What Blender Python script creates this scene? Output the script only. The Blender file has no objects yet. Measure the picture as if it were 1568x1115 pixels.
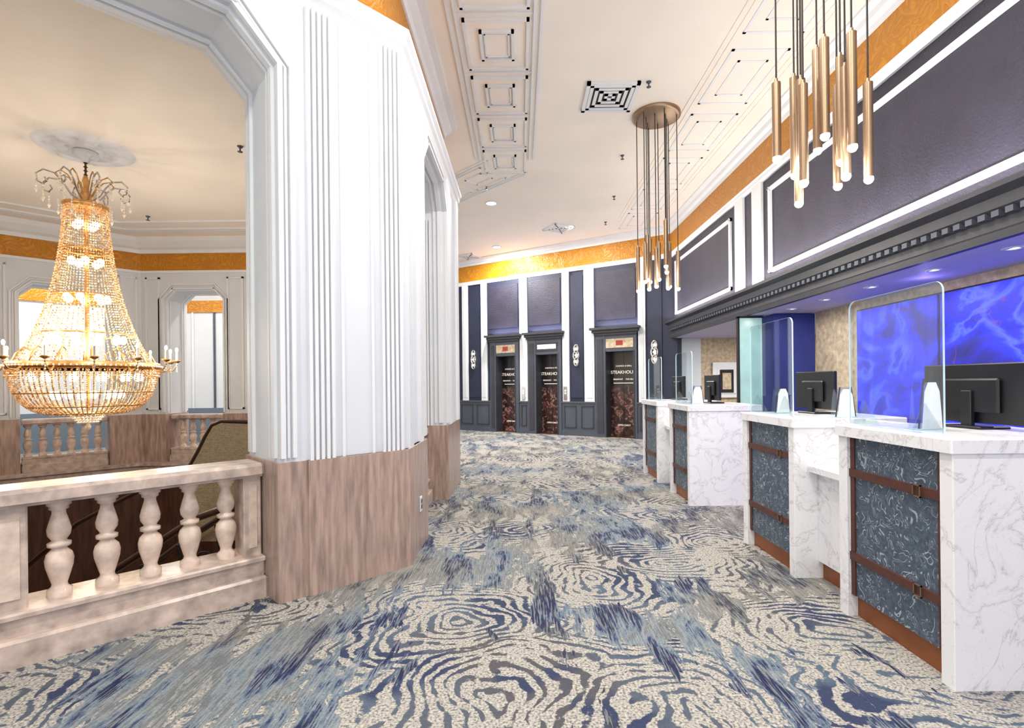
import bpy, bmesh, math, random
from mathutils import Matrix, Vector
random.seed(7)
S2=math.sqrt(.5)
scene=bpy.context.scene
def C(r,g,b):
    f=lambda c:(c/255/12.92) if c/255<=.04045 else ((c/255+.055)/1.055)**2.4
    return (f(r),f(g),f(b),1)
# ------------------------------------------------------------------ materials
def newmat(name):
    m=bpy.data.materials.new(name); m.use_nodes=True
    nt=m.node_tree; b=nt.nodes['Principled BSDF']
    try: m.cycles.emission_sampling='NONE'
    except Exception: pass
    return m,nt,b
def nd(nt,t,props=None,**ins):
    n=nt.nodes.new(t)
    for k,v in (props or {}).items(): setattr(n,k,v)
    for k,v in ins.items():
        k2=k.replace('_',' ')
        key=int(k[1:]) if k[0]=='i' and k[1:].isdigit() else k2
        if hasattr(v,'is_linked') : nt.links.new(v,n.inputs[key])
        else: n.inputs[key].default_value=v
    return n
def ramp(nt,fac,stops,interp='LINEAR'):
    r=nt.nodes.new('ShaderNodeValToRGB'); r.color_ramp.interpolation=interp
    e=r.color_ramp.elements
    while len(e)<len(stops): e.new(.5)
    for el,(p,c) in zip(e,stops): el.position=p; el.color=c
    nt.links.new(fac,r.inputs[0]); return r.outputs[0]
def mth(nt,op,a,b=0.0,c=0.0):
    n=nt.nodes.new('ShaderNodeMath'); n.operation=op
    for i,v in enumerate((a,b,c)):
        if hasattr(v,'is_linked'): nt.links.new(v,n.inputs[i])
        else: n.inputs[i].default_value=v
    return n.outputs[0]
def mix(nt,f,a,b,blend='MIX'):
    n=nt.nodes.new('ShaderNodeMix'); n.data_type='RGBA'; n.blend_type=blend
    for i,v in ((0,f),(6,a),(7,b)):
        if hasattr(v,'is_linked'): nt.links.new(v,n.inputs[i])
        else: n.inputs[i].default_value=v
    return n.outputs[2]
def simple(name,col,rough=.5,metal=0,var=.06,vs=3.0,bump=0,bs=40,em=0,emc=None,stretch=(1,1,1),detail=3):
    m,nt,b=newmat(name)
    g=nd(nt,'ShaderNodeNewGeometry').outputs['Position']
    mp=nd(nt,'ShaderNodeMapping',Vector=g,Scale=stretch).outputs[0]
    nz=nd(nt,'ShaderNodeTexNoise',Vector=mp,Scale=vs,Detail=detail).outputs[0]
    d=tuple(c*(1-var*1.6) for c in col[:3])+(1,)
    l=tuple(min(1,c*(1+var)) for c in col[:3])+(1,)
    nt.links.new(ramp(nt,nz,[(.3,d),(.7,l)]),b.inputs['Base Color'])
    b.inputs['Roughness'].default_value=rough; b.inputs['Metallic'].default_value=metal
    if bump:
        n2=nd(nt,'ShaderNodeTexNoise',Vector=mp,Scale=bs,Detail=3.0).outputs[0]
        nt.links.new(nd(nt,'ShaderNodeBump',Strength=bump,Distance=.02,Height=n2).outputs[0],b.inputs['Normal'])
    if em:
        b.inputs['Emission Color'].default_value=emc or col; b.inputs['Emission Strength'].default_value=em
    return m
M={}
M['white']=simple('white_paint',C(214,220,226),.6,var=.015)
M['cream']=simple('ceiling_paint',C(243,235,224),.85,var=.02,vs=1.2)
M['rotwall']=simple('rotunda_paint',C(230,227,222),.7,var=.03)
M['trimw']=simple('white_trim',C(228,231,234),.55,var=.015)
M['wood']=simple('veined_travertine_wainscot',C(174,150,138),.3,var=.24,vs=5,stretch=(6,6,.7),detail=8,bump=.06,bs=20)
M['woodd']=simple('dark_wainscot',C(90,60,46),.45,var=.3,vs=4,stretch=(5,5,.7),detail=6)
M['rail']=simple('dark_walnut_handrail',C(58,36,24),.35,var=.2)
M['pinkm']=simple('pink_marble',C(200,182,171),.3,var=.24,vs=12,detail=12)
M['balm']=simple('cream_marble_baluster',C(222,202,187),.12,var=.16,vs=14,detail=8)
M['navy']=simple('navy_wallcovering',C(34,40,64),.6,var=.12,bump=.2,bs=60)
M['plum']=simple('plum_textured_wallcovering',C(46,44,62),.55,var=.15,bump=.5,bs=45)
M['slate']=simple('slate_painted_trim',C(74,80,92),.45,var=.06)
M['slated']=simple('dark_slate_moulding',C(55,56,64),.45,var=.06)
M['black']=simple('black_plastic',C(22,23,26),.35,var=.1)
M['brass']=simple('brushed_brass',C(160,136,112),.38,metal=.9,var=.03)
M['bronze']=simple('bronze',C(110,80,54),.4,metal=.9,var=.15)
M['gold']=simple('gilded_metal',C(226,176,110),.3,metal=.8,var=.15,vs=20)
M['cord']=simple('dark_cord',C(40,34,32),.6)
M['leather']=simple('brown_leather',C(82,44,36),.45,var=.15,vs=20)
M['gplinth']=simple('copper_kick_plate',C(150,88,50),.4,metal=.3,var=.15)
M['chrome']=simple('polished_nickel',C(215,210,205),.15,metal=1)
M['bulb']=simple('warm_bulb',C(255,240,215),.4,em=16,emc=C(255,222,170))
M['led']=simple('led_disc',C(255,250,240),.4,em=10,emc=C(255,244,228))
M['lamp_tip']=simple('frosted_lamp_tip',C(255,250,240),.4,em=8,emc=C(255,246,232))
M['bead']=simple('crystal_beads_glow',C(226,176,132),.12,var=.6,vs=30,em=.2,emc=C(255,168,96))  # weak glow in the material stands for beads catching bulb light
M['beadp']=simple('clear_crystal_glow',C(240,228,215),.08,var=.2,vs=30,em=.14,emc=C(255,220,175))  # faint emission stands for crystal sparkle; the drops are no lamps
M['candle']=simple('candle_sleeve',C(240,235,225),.5)
M['bluecol']=simple('cobalt_painted_column_glow',C(38,50,118),.5,var=.1,em=.05,emc=C(40,50,190))  # slight glow added to the blue; the column holds no lamp
M['mint']=simple('mint_glass_panel_glow',C(166,204,194),.25,var=.1,em=.16,emc=C(160,212,198))  # soft glow added to the mint colour to brighten the panel
M['beige']=simple('beige_wallpaper',C(200,182,154),.7,var=.2,vs=14)
M['soffit']=simple('soffit_light_tint',C(186,182,214),.6,var=.03)  # purple of the recess lighting put into the ceiling colour
M['paper']=simple('white_paper_glow',C(245,245,245),.6,em=.3,emc=C(255,255,255))  # sheet glows a little to look brightly lit
M['bluedado']=simple('blue_gray_dado',C(104,120,136),.5)
M['dark']=simple('dark_matte',C(25,22,22),.7)  # near-black own colour of ironwork, frames, backings and screens
M['ventgap']=simple('vent_shade_backing',C(70,66,64),.7)  # flat dark backing; shade of the louvre gaps put into its colour
M['display']=simple('lit_floor_indicator',C(235,240,245),.4,em=1.0,emc=C(240,245,255))
M['red']=simple('red_indicator',C(120,40,34),.4,em=.3,emc=C(230,60,40))
M['lite']=simple('pale_lettering_glow',C(235,225,215),.5,em=.6,emc=C(235,225,215))  # letters brightened by a glow of their own
m,nt,b=newmat('gilded_ochre_frieze'); g=nd(nt,'ShaderNodeNewGeometry').outputs['Position']
w=nd(nt,'ShaderNodeTexNoise',Vector=g,Scale=4.0,Detail=1.0,Distortion=1.5).outputs[0]
s=mth(nt,'SINE',mth(nt,'MULTIPLY',w,40.0))
nt.links.new(ramp(nt,s,[(.0,C(188,122,20)),(.6,C(196,130,24)),(1,C(204,138,32))]),b.inputs['Base Color'])
nt.links.new(nd(nt,'ShaderNodeBump',Strength=.3,Distance=.015,Height=s).outputs[0],b.inputs['Normal'])
b.inputs['Roughness'].default_value=.45; M['orange']=m
m,nt,b=newmat('white_veined_marble'); g=nd(nt,'ShaderNodeNewGeometry').outputs['Position']
n1=nd(nt,'ShaderNodeTexNoise',Vector=g,Scale=3.0,Detail=8.0,Roughness=.6,Distortion=1.2).outputs[0]
v=mth(nt,'ABSOLUTE',mth(nt,'SUBTRACT',n1,.5))
n2=nd(nt,'ShaderNodeTexNoise',Vector=g,Scale=7.0,Detail=6.0,Distortion=2.0).outputs[0]
v2=mth(nt,'ABSOLUTE',mth(nt,'SUBTRACT',n2,.43))
c1=ramp(nt,v,[(0,C(196,194,198)),(.007,C(228,228,231)),(.04,C(236,237,241))])
c2=ramp(nt,v2,[(0,C(216,214,214)),(.005,C(255,255,255))])
nt.links.new(mix(nt,.7,c1,c2,'MULTIPLY'),b.inputs['Base Color']); b.inputs['Roughness'].default_value=.25; M['marble']=m
m,nt,b=newmat('squiggle_patterned_panel'); g=nd(nt,'ShaderNodeNewGeometry').outputs['Position']
n1=nd(nt,'ShaderNodeTexNoise',Vector=g,Scale=11.0,Detail=1.0,Distortion=1.3).outputs[0]
v=mth(nt,'ABSOLUTE',mth(nt,'SUBTRACT',mth(nt,'FRACT',mth(nt,'MULTIPLY',n1,7.0)),.5))
n3=nd(nt,'ShaderNodeTexNoise',Vector=g,Scale=20.0,Detail=0.0).outputs[0]
k=mth(nt,'MULTIPLY',mth(nt,'LESS_THAN',v,.08),mth(nt,'GREATER_THAN',n3,.44))
n4=nd(nt,'ShaderNodeTexNoise',Vector=g,Scale=60.0,Detail=2.0).outputs[0]
bc=ramp(nt,n4,[(.3,C(58,70,86)),(.7,C(82,97,113))])
nt.links.new(mix(nt,k,bc,C(156,168,176)),b.inputs['Base Color']); b.inputs['Roughness'].default_value=.5; M['squig']=m
m,nt,b=newmat('cobalt_abstract_artwork_glow'); g=nd(nt,'ShaderNodeNewGeometry').outputs['Position']
n1=nd(nt,'ShaderNodeTexNoise',Vector=g,Scale=1.5,Detail=5.0,Distortion=1.0).outputs[0]
c=ramp(nt,n1,[(.25,C(4,6,44)),(.42,C(10,16,150)),(.52,C(18,32,215)),(.58,C(60,80,220)),(.63,C(14,24,180)),(.8,C(6,8,76))])
n2=nd(nt,'ShaderNodeTexNoise',Vector=g,Scale=1.3,Detail=3.0,Distortion=1.5,Roughness=.5).outputs[0]
v=mth(nt,'ABSOLUTE',mth(nt,'SUBTRACT',n2,.52))
c=mix(nt,ramp(nt,v,[(0,(.7,.7,.7,1)),(.006,(0,0,0,1))]),c,C(90,40,90))
nt.links.new(c,b.inputs['Base Color']); nt.links.new(c,b.inputs['Emission Color']); b.inputs['Emission Strength'].default_value=.75  # picture emits its own colour to keep the blue vivid
b.inputs['Roughness'].default_value=.5; M['art']=m
m,nt,b=newmat('elevator_door_graphic'); g=nd(nt,'ShaderNodeNewGeometry').outputs['Position']
n1=nd(nt,'ShaderNodeTexNoise',Vector=g,Scale=6.5,Detail=7.0,Distortion=1.4).outputs[0]
z=nd(nt,'ShaderNodeSeparateXYZ',Vector=g).outputs[2]
low=ramp(nt,n1,[(.32,C(18,13,16)),(.45,C(46,24,26)),(.55,C(84,48,44)),(.61,C(160,124,112)),(.66,C(60,32,32)),(.8,C(26,18,22))])
top=ramp(nt,n1,[(.3,C(14,13,17)),(.7,C(34,28,32))])
f=nd(nt,'ShaderNodeMapRange',Value=z); f.inputs['From Min'].default_value=1.1; f.inputs['From Max'].default_value=1.35
c=mix(nt,f.outputs[0],low,top)
nt.links.new(c,b.inputs['Base Color']); b.inputs['Roughness'].default_value=.3; M['evdoor']=m
m,nt,b=newmat('bronze_mesh_screen'); g=nd(nt,'ShaderNodeNewGeometry').outputs['Position']
mp=nd(nt,'ShaderNodeMapping',Vector=g,Rotation=(math.radians(90),0,0)).outputs[0]
br=nd(nt,'ShaderNodeTexBrick',Vector=mp,Scale=22.0,Color1=C(196,180,148),Color2=C(170,154,122),Mortar=C(84,68,48))
nt.links.new(br.outputs[0],b.inputs['Base Color']); b.inputs['Roughness'].default_value=.4; M['mesh']=m
def acrylic(name,col,fac):
    m,nt,b=newmat(name); out=nt.nodes['Material Output']
    t=nd(nt,'ShaderNodeBsdfTransparent',Color=col); gl=nd(nt,'ShaderNodeBsdfGlossy',Color=(1,1,1,1),Roughness=.02)
    nz=nd(nt,'ShaderNodeTexNoise',Scale=4.0).outputs[0]
    ms=nt.nodes.new('ShaderNodeMixShader'); fr=mth(nt,'MULTIPLY_ADD',nz,.03,fac)
    nt.links.new(fr,ms.inputs[0]); nt.links.new(t.outputs[0],ms.inputs[1]); nt.links.new(gl.outputs[0],ms.inputs[2])
    nt.links.new(ms.outputs[0],out.inputs['Surface']); return m
M['acr']=acrylic('clear_acrylic',(.90,.94,.95,1),.08)
M['acre']=simple('acrylic_edge_glow',C(190,212,216),.1,var=.1,em=.25,emc=C(210,235,240))  # bright rim made by emission, in place of light caught in the edge
# carpet
m,nt,b=newmat('swirl_patterned_carpet'); g=nd(nt,'ShaderNodeNewGeometry').outputs['Position']
flat=nd(nt,'ShaderNodeVectorMath',{'operation':'MULTIPLY'},i0=g,i1=(1,1,0)).outputs[0]
def warped(src,scale,amt,detail=2.0):
    n=nd(nt,'ShaderNodeTexNoise',Vector=src,Scale=scale,Detail=detail).outputs['Color']
    a=nd(nt,'ShaderNodeVectorMath',{'operation':'SUBTRACT'},i0=n,i1=(.5,.5,.5)).outputs[0]
    s=nt.nodes.new('ShaderNodeVectorMath'); s.operation='SCALE'; nt.links.new(a,s.inputs[0]); s.inputs[3].default_value=amt
    return nd(nt,'ShaderNodeVectorMath',{'operation':'ADD'},i0=src,i1=s.outputs[0]).outputs[0]
mp=nd(nt,'ShaderNodeMapping',Vector=warped(flat,1.6,.3),Rotation=(0,0,-.45),Scale=(5,1.3,1)).outputs[0]
st=nd(nt,'ShaderNodeTexNoise',Vector=mp,Scale=1.0,Detail=7.0,Roughness=.68).outputs[0]
el=nd(nt,'ShaderNodeVectorMath',{'operation':'MULTIPLY'},i0=flat,i1=(.85,1.15,0)).outputs[0]
wp=warped(warped(el,1.3,.75),8.0,.08)
vor=nd(nt,'ShaderNodeTexVoronoi',{'voronoi_dimensions':'2D'},Vector=wp,Scale=.95)
dist=vor.outputs['Distance']
cr=nd(nt,'ShaderNodeSeparateColor',Color=vor.outputs['Color']).outputs[0]
r=mth(nt,'SINE',mth(nt,'MULTIPLY',dist,96.0))
brk=nd(nt,'ShaderNodeTexNoise',Vector=flat,Scale=12.0,Detail=5.0,Roughness=.65).outputs[0]
big=nd(nt,'ShaderNodeTexNoise',Vector=flat,Scale=1.8,Detail=3.0).outputs[0]
rr_=mth(nt,'ADD',r,mth(nt,'ADD',mth(nt,'MULTIPLY',mth(nt,'SUBTRACT',brk,.5),5.5),mth(nt,'ADD',mth(nt,'MULTIPLY',mth(nt,'SUBTRACT',big,.5),4.0),mth(nt,'MULTIPLY',mth(nt,'SUBTRACT',st,.5),4.5))))
rings=ramp(nt,mth(nt,'MULTIPLY_ADD',rr_,.5,.72),[(.44,(0,0,0,1)),(.60,(1,1,1,1))])
reg=nd(nt,'ShaderNodeTexNoise',Vector=flat,Scale=.7,Detail=2.0).outputs[0]
e1=mth(nt,'MULTIPLY',mth(nt,'SUBTRACT',st,.5),2.8)
e2=mth(nt,'MULTIPLY',mth(nt,'SUBTRACT',cr,.4),.3)
e3=mth(nt,'SUBTRACT',.47,dist)
regm=mth(nt,'GREATER_THAN',mth(nt,'ADD',mth(nt,'ADD',e1,e2),e3),0.0)
base=ramp(nt,st,[(.0,C(22,32,72)),(.42,C(46,62,98)),(.445,C(92,110,128)),(.48,C(120,132,140)),(.52,C(106,112,116)),(.60,C(148,148,144))],'CONSTANT')
taupe=ramp(nt,st,[(.0,C(44,48,66)),(.42,C(84,86,90)),(.46,C(118,116,112)),(.54,C(144,140,132))],'CONSTANT')
base=mix(nt,ramp(nt,reg,[(.45,(0,0,0,1)),(.53,(1,1,1,1))]),base,taupe)
mpf=nd(nt,'ShaderNodeMapping',Vector=flat,Rotation=(0,0,-.45),Scale=(70,4,1)).outputs[0]
fine=nd(nt,'ShaderNodeTexNoise',Vector=mpf,Scale=1.5,Detail=3.0).outputs[0]
base=mix(nt,ramp(nt,fine,[(.5,(0,0,0,1)),(.56,(.55,.55,.55,1))],),base,C(152,156,156))
gr=nd(nt,'ShaderNodeTexNoise',Vector=flat,Scale=85.0,Detail=2.0).outputs[0]
cream=ramp(nt,gr,[(.35,C(112,114,115)),(.47,C(166,163,156)),(.7,C(188,184,175))])
gap=mix(nt,ramp(nt,reg,[(.42,(0,0,0,1)),(.55,(1,1,1,1))]),C(80,96,114),C(80,80,86))
gap=mix(nt,ramp(nt,big,[(.40,(1,1,1,1)),(.46,(0,0,0,1))]),gap,C(44,56,88))
pat=mix(nt,rings,gap,cream)
col=mix(nt,regm,base,pat)
gr2=ramp(nt,gr,[(.3,(.58,.58,.58,1)),(.7,(1,1,1,1))])
col=mix(nt,.7,col,gr2,'MULTIPLY')
nt.links.new(col,b.inputs['Base Color']); b.inputs['Roughness'].default_value=.95
nt.links.new(nd(nt,'ShaderNodeBump',Strength=.4,Distance=.01,Height=gr).outputs[0],b.inputs['Normal'])
M['carpet']=m
# ------------------------------------------------------------------ mesh builder
class MB:
    def __init__(s,Mx=None): s.v=[];s.f=[];s.m=[];s.sm=[];s.names=[];s.M=Mx or Matrix.Identity(4)
    def mi(s,n):
        if n not in s.names: s.names.append(n)
        return s.names.index(n)
    def add(s,vs,fs,mat,smooth=False):
        o=len(s.v); s.v+=[tuple(s.M@Vector(p)) for p in vs]; k=s.mi(mat)
        for f in fs: s.f.append([o+i for i in f]); s.m.append(k); s.sm.append(smooth)
    def box(s,x0,x1,y0,y1,z0,z1,mat):
        s.add([(x0,y0,z0),(x1,y0,z0),(x1,y1,z0),(x0,y1,z0),(x0,y0,z1),(x1,y0,z1),(x1,y1,z1),(x0,y1,z1)],
              [(0,3,2,1),(4,5,6,7),(0,1,5,4),(1,2,6,5),(2,3,7,6),(3,0,4,7)],mat)
    def cbox(s,x0,x1,y0,y1,z0,z1,c,mat):
        p=[(x0+c,y0),(x1-c,y0),(x1,y0+c),(x1,y1-c),(x1-c,y1),(x0+c,y1),(x0,y1-c),(x0,y0+c)]
        q=[(min(max(a,x0+c),x1-c),min(max(b_,y0+c),y1-c)) for a,b_ in p]
        vs=[(a,b_,z0) for a,b_ in p]+[(a,b_,z1-c) for a,b_ in p]+[(a,b_,z1) for a,b_ in q]
        fs=[tuple(range(7,-1,-1)),tuple(range(16,24))]
        for i in range(8):
            j=(i+1)%8; fs+=[(i,j,8+j,8+i),(8+i,8+j,16+j,16+i)]
        s.add(vs,fs,mat)
    def prism(s,poly,z0,z1,mat):
        n=len(poly); vs=[(a,b_,z0) for a,b_ in poly]+[(a,b_,z1) for a,b_ in poly]
        s.add(vs,[tuple(range(n-1,-1,-1)),tuple(range(n,2*n))]+[(i,(i+1)%n,n+(i+1)%n,n+i) for i in range(n)],mat)
    def xzprism(s,poly,y0,y1,mat):
        n=len(poly); vs=[(a,y0,b_) for a,b_ in poly]+[(a,y1,b_) for a,b_ in poly]
        s.add(vs,[tuple(range(n-1,-1,-1)),tuple(range(n,2*n))]+[(i,(i+1)%n,n+(i+1)%n,n+i) for i in range(n)],mat)
    def yzprism(s,poly,x0,x1,mat,edge=None):
        n=len(poly); vs=[(x0,a,b_) for a,b_ in poly]+[(x1,a,b_) for a,b_ in poly]
        s.add(vs,[tuple(range(n-1,-1,-1)),tuple(range(n,2*n))],mat)
        s.add(vs,[(i,(i+1)%n,n+(i+1)%n,n+i) for i in range(n)],edge or mat)
    def cyl(s,p0,p1,r0,r1,mat,seg=16,smooth=True):
        p0=Vector(p0);p1=Vector(p1);d=(p1-p0).normalized()
        a=d.orthogonal().normalized(); b_=d.cross(a)
        vs=[]
        for p,r_ in ((p0,r0),(p1,r1)):
            for i in range(seg):
                t=2*math.pi*i/seg; vs.append(p+(a*math.cos(t)+b_*math.sin(t))*r_)
        s.add(vs,[(i,(i+1)%seg,seg+(i+1)%seg,seg+i) for i in range(seg)],mat,smooth)
        s.add(vs,[tuple(range(seg-1,-1,-1)),tuple(range(seg,2*seg))],mat)
    def tube(s,pts,r_,mat,seg=8):
        pts=[Vector(p) for p in pts]; vs=[];n=len(pts); up=Vector((.3,.2,1)).normalized()
        for i,p in enumerate(pts):
            d=(pts[min(i+1,n-1)]-pts[max(i-1,0)]).normalized()
            a=d.cross(up)
            if a.length<1e-3: a=d.orthogonal()
            a.normalize(); b_=a.cross(d)
            for k in range(seg):
                t=2*math.pi*k/seg; vs.append(p+(a*math.cos(t)+b_*math.sin(t))*r_)
        fs=[]
        for i in range(n-1):
            for k in range(seg): fs.append((i*seg+k,i*seg+(k+1)%seg,(i+1)*seg+(k+1)%seg,(i+1)*seg+k))
        s.add(vs,fs,mat,True)
        s.add(vs,[tuple(range(seg)),tuple(range((n-1)*seg,n*seg))],mat)
    def lathe(s,prof,c,mat,seg=24,smooth=True):
        vs=[];n=len(prof)
        for r_,z in prof:
            for k in range(seg):
                t=2*math.pi*k/seg; vs.append((c[0]+r_*math.cos(t),c[1]+r_*math.sin(t),c[2]+z))
        fs=[]
        for i in range(n-1):
            for k in range(seg): fs.append((i*seg+k,i*seg+(k+1)%seg,(i+1)*seg+(k+1)%seg,(i+1)*seg+k))
        s.add(vs,fs,mat,smooth)
        s.add(vs,[tuple(range(seg-1,-1,-1)),tuple(range((n-1)*seg,n*seg))],mat)
    def ball(s,c,r_,mat,seg=10,sz=1):
        pr=[(r_*math.sin(math.pi*i/seg)+1e-5,-r_*sz*math.cos(math.pi*i/seg)) for i in range(seg+1)]
        s.lathe(pr,c,mat,seg=seg+2)
    def octa(s,c,r_,mat,sz=1):
        x,y,z=c
        s.add([(x+r_,y,z),(x,y+r_,z),(x-r_,y,z),(x,y-r_,z),(x,y,z+r_*sz),(x,y,z-r_*sz)],
          [(0,1,4),(1,2,4),(2,3,4),(3,0,4),(1,0,5),(2,1,5),(3,2,5),(0,3,5)],mat)
    def ring(s,c,R,r_,mat,seg=40,seg2=8,a0=0,a1=2*math.pi):
        s.tube([(c[0]+R*math.cos(a0+(a1-a0)*i/seg),c[1]+R*math.sin(a0+(a1-a0)*i/seg),c[2]) for i in range(seg+1)],r_,mat,seg2)
    def sweep(s,path,prof,mat,closed=False):
        n=len(path);P=[Vector(p) for p in path];k=len(prof);vs=[]
        for i in range(n):
            ds=[]
            if i>0 or closed: ds.append((P[i]-P[i-1]).normalized())
            if i<n-1 or closed: ds.append((P[(i+1)%n]-P[i]).normalized())
            ns=[Vector((-d.y,d.x)) for d in ds]
            o=ns[0] if len(ns)==1 else (ns[0]+ns[1])/(1+ns[0].dot(ns[1]))
            for off,z in prof: vs.append((P[i].x+o.x*off,P[i].y+o.y*off,z))
        fs=[]
        for i in range(n if closed else n-1):
            j=(i+1)%n
            for a in range(k): fs.append((i*k+a,i*k+(a+1)%k,j*k+(a+1)%k,j*k+a))
        if not closed: fs+=[tuple(range(k)),tuple(range((n-1)*k,n*k))]
        s.add(vs,fs,mat)
    def build(s,name,bevel=0,parent=None):
        me=bpy.data.meshes.new(name); me.from_pydata(s.v,[],s.f)
        for nme in s.names: me.materials.append(M[nme])
        for p,k,sm in zip(me.polygons,s.m,s.sm): p.material_index=k; p.use_smooth=sm
        bm=bmesh.new(); bm.from_mesh(me); bmesh.ops.recalc_face_normals(bm,faces=bm.faces); bm.to_mesh(me); bm.free()
        o=bpy.data.objects.new(name,me); scene.collection.objects.link(o)
        if bevel:
            md=o.modifiers.new('bevel','BEVEL'); md.width=bevel; md.segments=2; md.limit_method='ANGLE'
        if parent: o.parent=parent
        return o
def frameM(P,d,n):
    return Matrix(((d[0],n[0],0,P[0]),(d[1],n[1],0,P[1]),(0,0,1,0),(0,0,0,1)))
# ------------------------------------------------------------------ geometry constants
AX=-.90
A=(AX,3.90);B=(AX,7.25);Cc=(-3.55,9.9);D=(-7.25,9.9);E=(-9.45,7.7);F=(-9.45,3.55);G=(-7.25,1.35);H=(-3.45,1.35)
OCT=[A,B,Cc,D,E,F,G,H]; T=.6; RC=4.12; LC=5.1
def offs(path,off):
    n=len(path);P=[Vector(p) for p in path];r_=[]
    for i in range(n):
        d0=(P[i]-P[i-1]).normalized();d1=(P[(i+1)%n]-P[i]).normalized()
        n0=Vector((-d0.y,d0.x));n1=Vector((-d1.y,d1.x)); o=(n0+n1)/(1+n0.dot(n1)); r_.append(tuple(P[i]+o*off))
    return r_
INN=offs(OCT,T)
def slab_with_hole(name,outer,hole,z,mat,th):
    bm=bmesh.new()
    def loop(pts):
        vs=[bm.verts.new((p[0],p[1],z)) for p in pts]
        return [bm.edges.new((vs[i],vs[(i+1)%len(vs)])) for i in range(len(vs))]
    ed=loop(outer)+(loop(hole) if hole else [])
    bmesh.ops.triangle_fill(bm,use_beauty=True,use_dissolve=False,edges=ed)
    for f in bm.faces:
        if f.normal.z<0: f.normal_flip()
    r_=bmesh.ops.extrude_face_region(bm,geom=bm.faces[:])
    bmesh.ops.translate(bm,vec=(0,0,-th),verts=[v for v in r_['geom'] if isinstance(v,bmesh.types.BMVert)])
    bmesh.ops.recalc_face_normals(bm,faces=bm.faces)
    me=bpy.data.meshes.new(name); bm.to_mesh(me); bm.free(); me.materials.append(M[mat])
    o=bpy.data.objects.new(name,me); scene.collection.objects.link(o); return o
slab_with_hole('floor',[(-13,-3),(7,-3),(7,18),(-13,18)],INN,0,'carpet',.25)
slab_with_hole('ceiling',[(-13,-3),(3.95,-3),(3.95,18),(-13,18)],None,LC+.2,'cream',.2)
slab_with_hole('ceiling_rotunda',offs(OCT,.3),None,RC+.1,'cream',.1)
# ------------------------------------------------------------------ rotunda walls
def rot_wall(name,i,op,zt=3.75,ch=.26):
    P=Vector(OCT[i]);Q=Vector(OCT[(i+1)%8]);Pi=Vector(INN[i]);Qi=Vector(INN[(i+1)%8])
    d=(Q-P).normalized();n=Vector((-d.y,d.x))
    mb=MB()
    if not op:
        mb.prism([P,Q,Qi,Pi],0,RC,'rotwall'); mb.build(name)
    else:
        s0,s1=op; a=P+d*s0; b_=P+d*s1
        mb.prism([P,a,a+n*T,Pi],0,RC,'white'); mb.prism([b_,Q,Qi,b_+n*T],0,RC,'white')
        mb.prism([a,b_,b_+n*T,a+n*T],zt,RC,'white')
        mb.M=frameM(P,d,n)
        for x,sg in ((s0,1),(s1,-1)):
            mb.xzprism([(x,zt-ch),(x,zt),(x+sg*ch,zt)],0,T,'white')
        for side in (0,1):
            for w0,w1,dd in ((.0,.03,.03),(.045,.06,.018),(.075,.10,.03)):
                ya,yb=(-dd,0) if side==0 else (T,T+dd)
                for x,sg in ((s0,-1),(s1,1)):
                    x0,x1=sorted((x+sg*w0,x+sg*w1)); mb.box(x0,x1,ya,yb,.93,zt-ch,'trimw')
                    mb.xzprism([(x+sg*w0,zt-ch),(x+sg*w1,zt-ch),(x-sg*(ch)+sg*w1*.4,zt+w1),(x-sg*ch+sg*w0*.4,zt+w0)],ya,yb,'trimw')
                mb.box(s0+ch-.03,s1-ch+.03,ya,yb,zt+w0,zt+w1,'trimw')
        for x,sg in ((s0,1),(s1,-1)):
            for u0,u1 in ((.04,.09),(.12,.14),(T-.14,T-.12),(T-.09,T-.04)):
                x0,x1=sorted((x,x+sg*.02)); mb.box(x0,x1,u0,u1,.93,zt-ch,'trimw')
                mb.xzprism([(x,zt-ch),(x+sg*.02,zt-ch),(x+sg*ch,zt-.028),(x+sg*ch,zt)],u0,u1,'trimw')
        for u0,u1 in ((.04,.09),(.12,.14),(T-.14,T-.12),(T-.09,T-.04)): mb.box(s0+ch,s1-ch,u0,u1,zt-.02,zt,'trimw')
        mb.build(name)
ops={0:(.76,2.2),1:(.95,2.7),2:(1.93,3.02),3:(.70,1.87),7:None}
names=['wall_rotunda_east','wall_rotunda_northeast','wall_rotunda_north','wall_rotunda_northwest','wall_rotunda_west','wall_rotunda_southwest','wall_rotunda_south','wall_rotunda_southeast']
tops={0:3.75,1:3.75,2:3.2,3:3.15,7:3.73}
L7=(Vector(A)-Vector(H)).length
dAH=(Vector(H)-Vector(A)).normalized(); nAH=Vector((dAH.y,-dAH.x))
for i in range(8):
    op=ops.get(i)
    if i==7: op=(.93,L7-.90)
    rot_wall(names[i],i,(L7-op[1],L7-op[0]) if i==7 else op,tops.get(i,3.75),.26 if i not in(2,3) else .18)
w=MB()
for i in range(8):
    P=Vector(OCT[i]);Q=Vector(OCT[(i+1)%8]); e=.02
    OO=offs(OCT,-e);II=offs(OCT,T+e)
    Po,Qo,Pi,Qi=Vector(OO[i]),Vector(OO[(i+1)%8]),Vector(II[i]),Vector(II[(i+1)%8])
    d=(Q-P).normalized();n=Vector((-d.y,d.x));op=ops.get(i)
    if i==7: op=(.90,L7-.93)
    if op:
        a=P+d*(op[0]+e);b_=P+d*(op[1]-e)
        w.prism([Po,a-n*e,a+n*(T+e),Pi],0,.9,'wood'); w.prism([b_-n*e,Qo,Qi,b_+n*(T+e)],0,.9,'wood')
        if i in(2,3): w.prism([a-n*e,b_-n*e,b_+n*(T-.2),a+n*(T-.2)],0,.15,'wood')
    else: w.prism([Po,Qo,Qi,Pi],0,.9,'wood')
vA=Vector(A)
pth=[(vA+dAH*.76)[:],A,(AX,A[1]+.72)]
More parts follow.
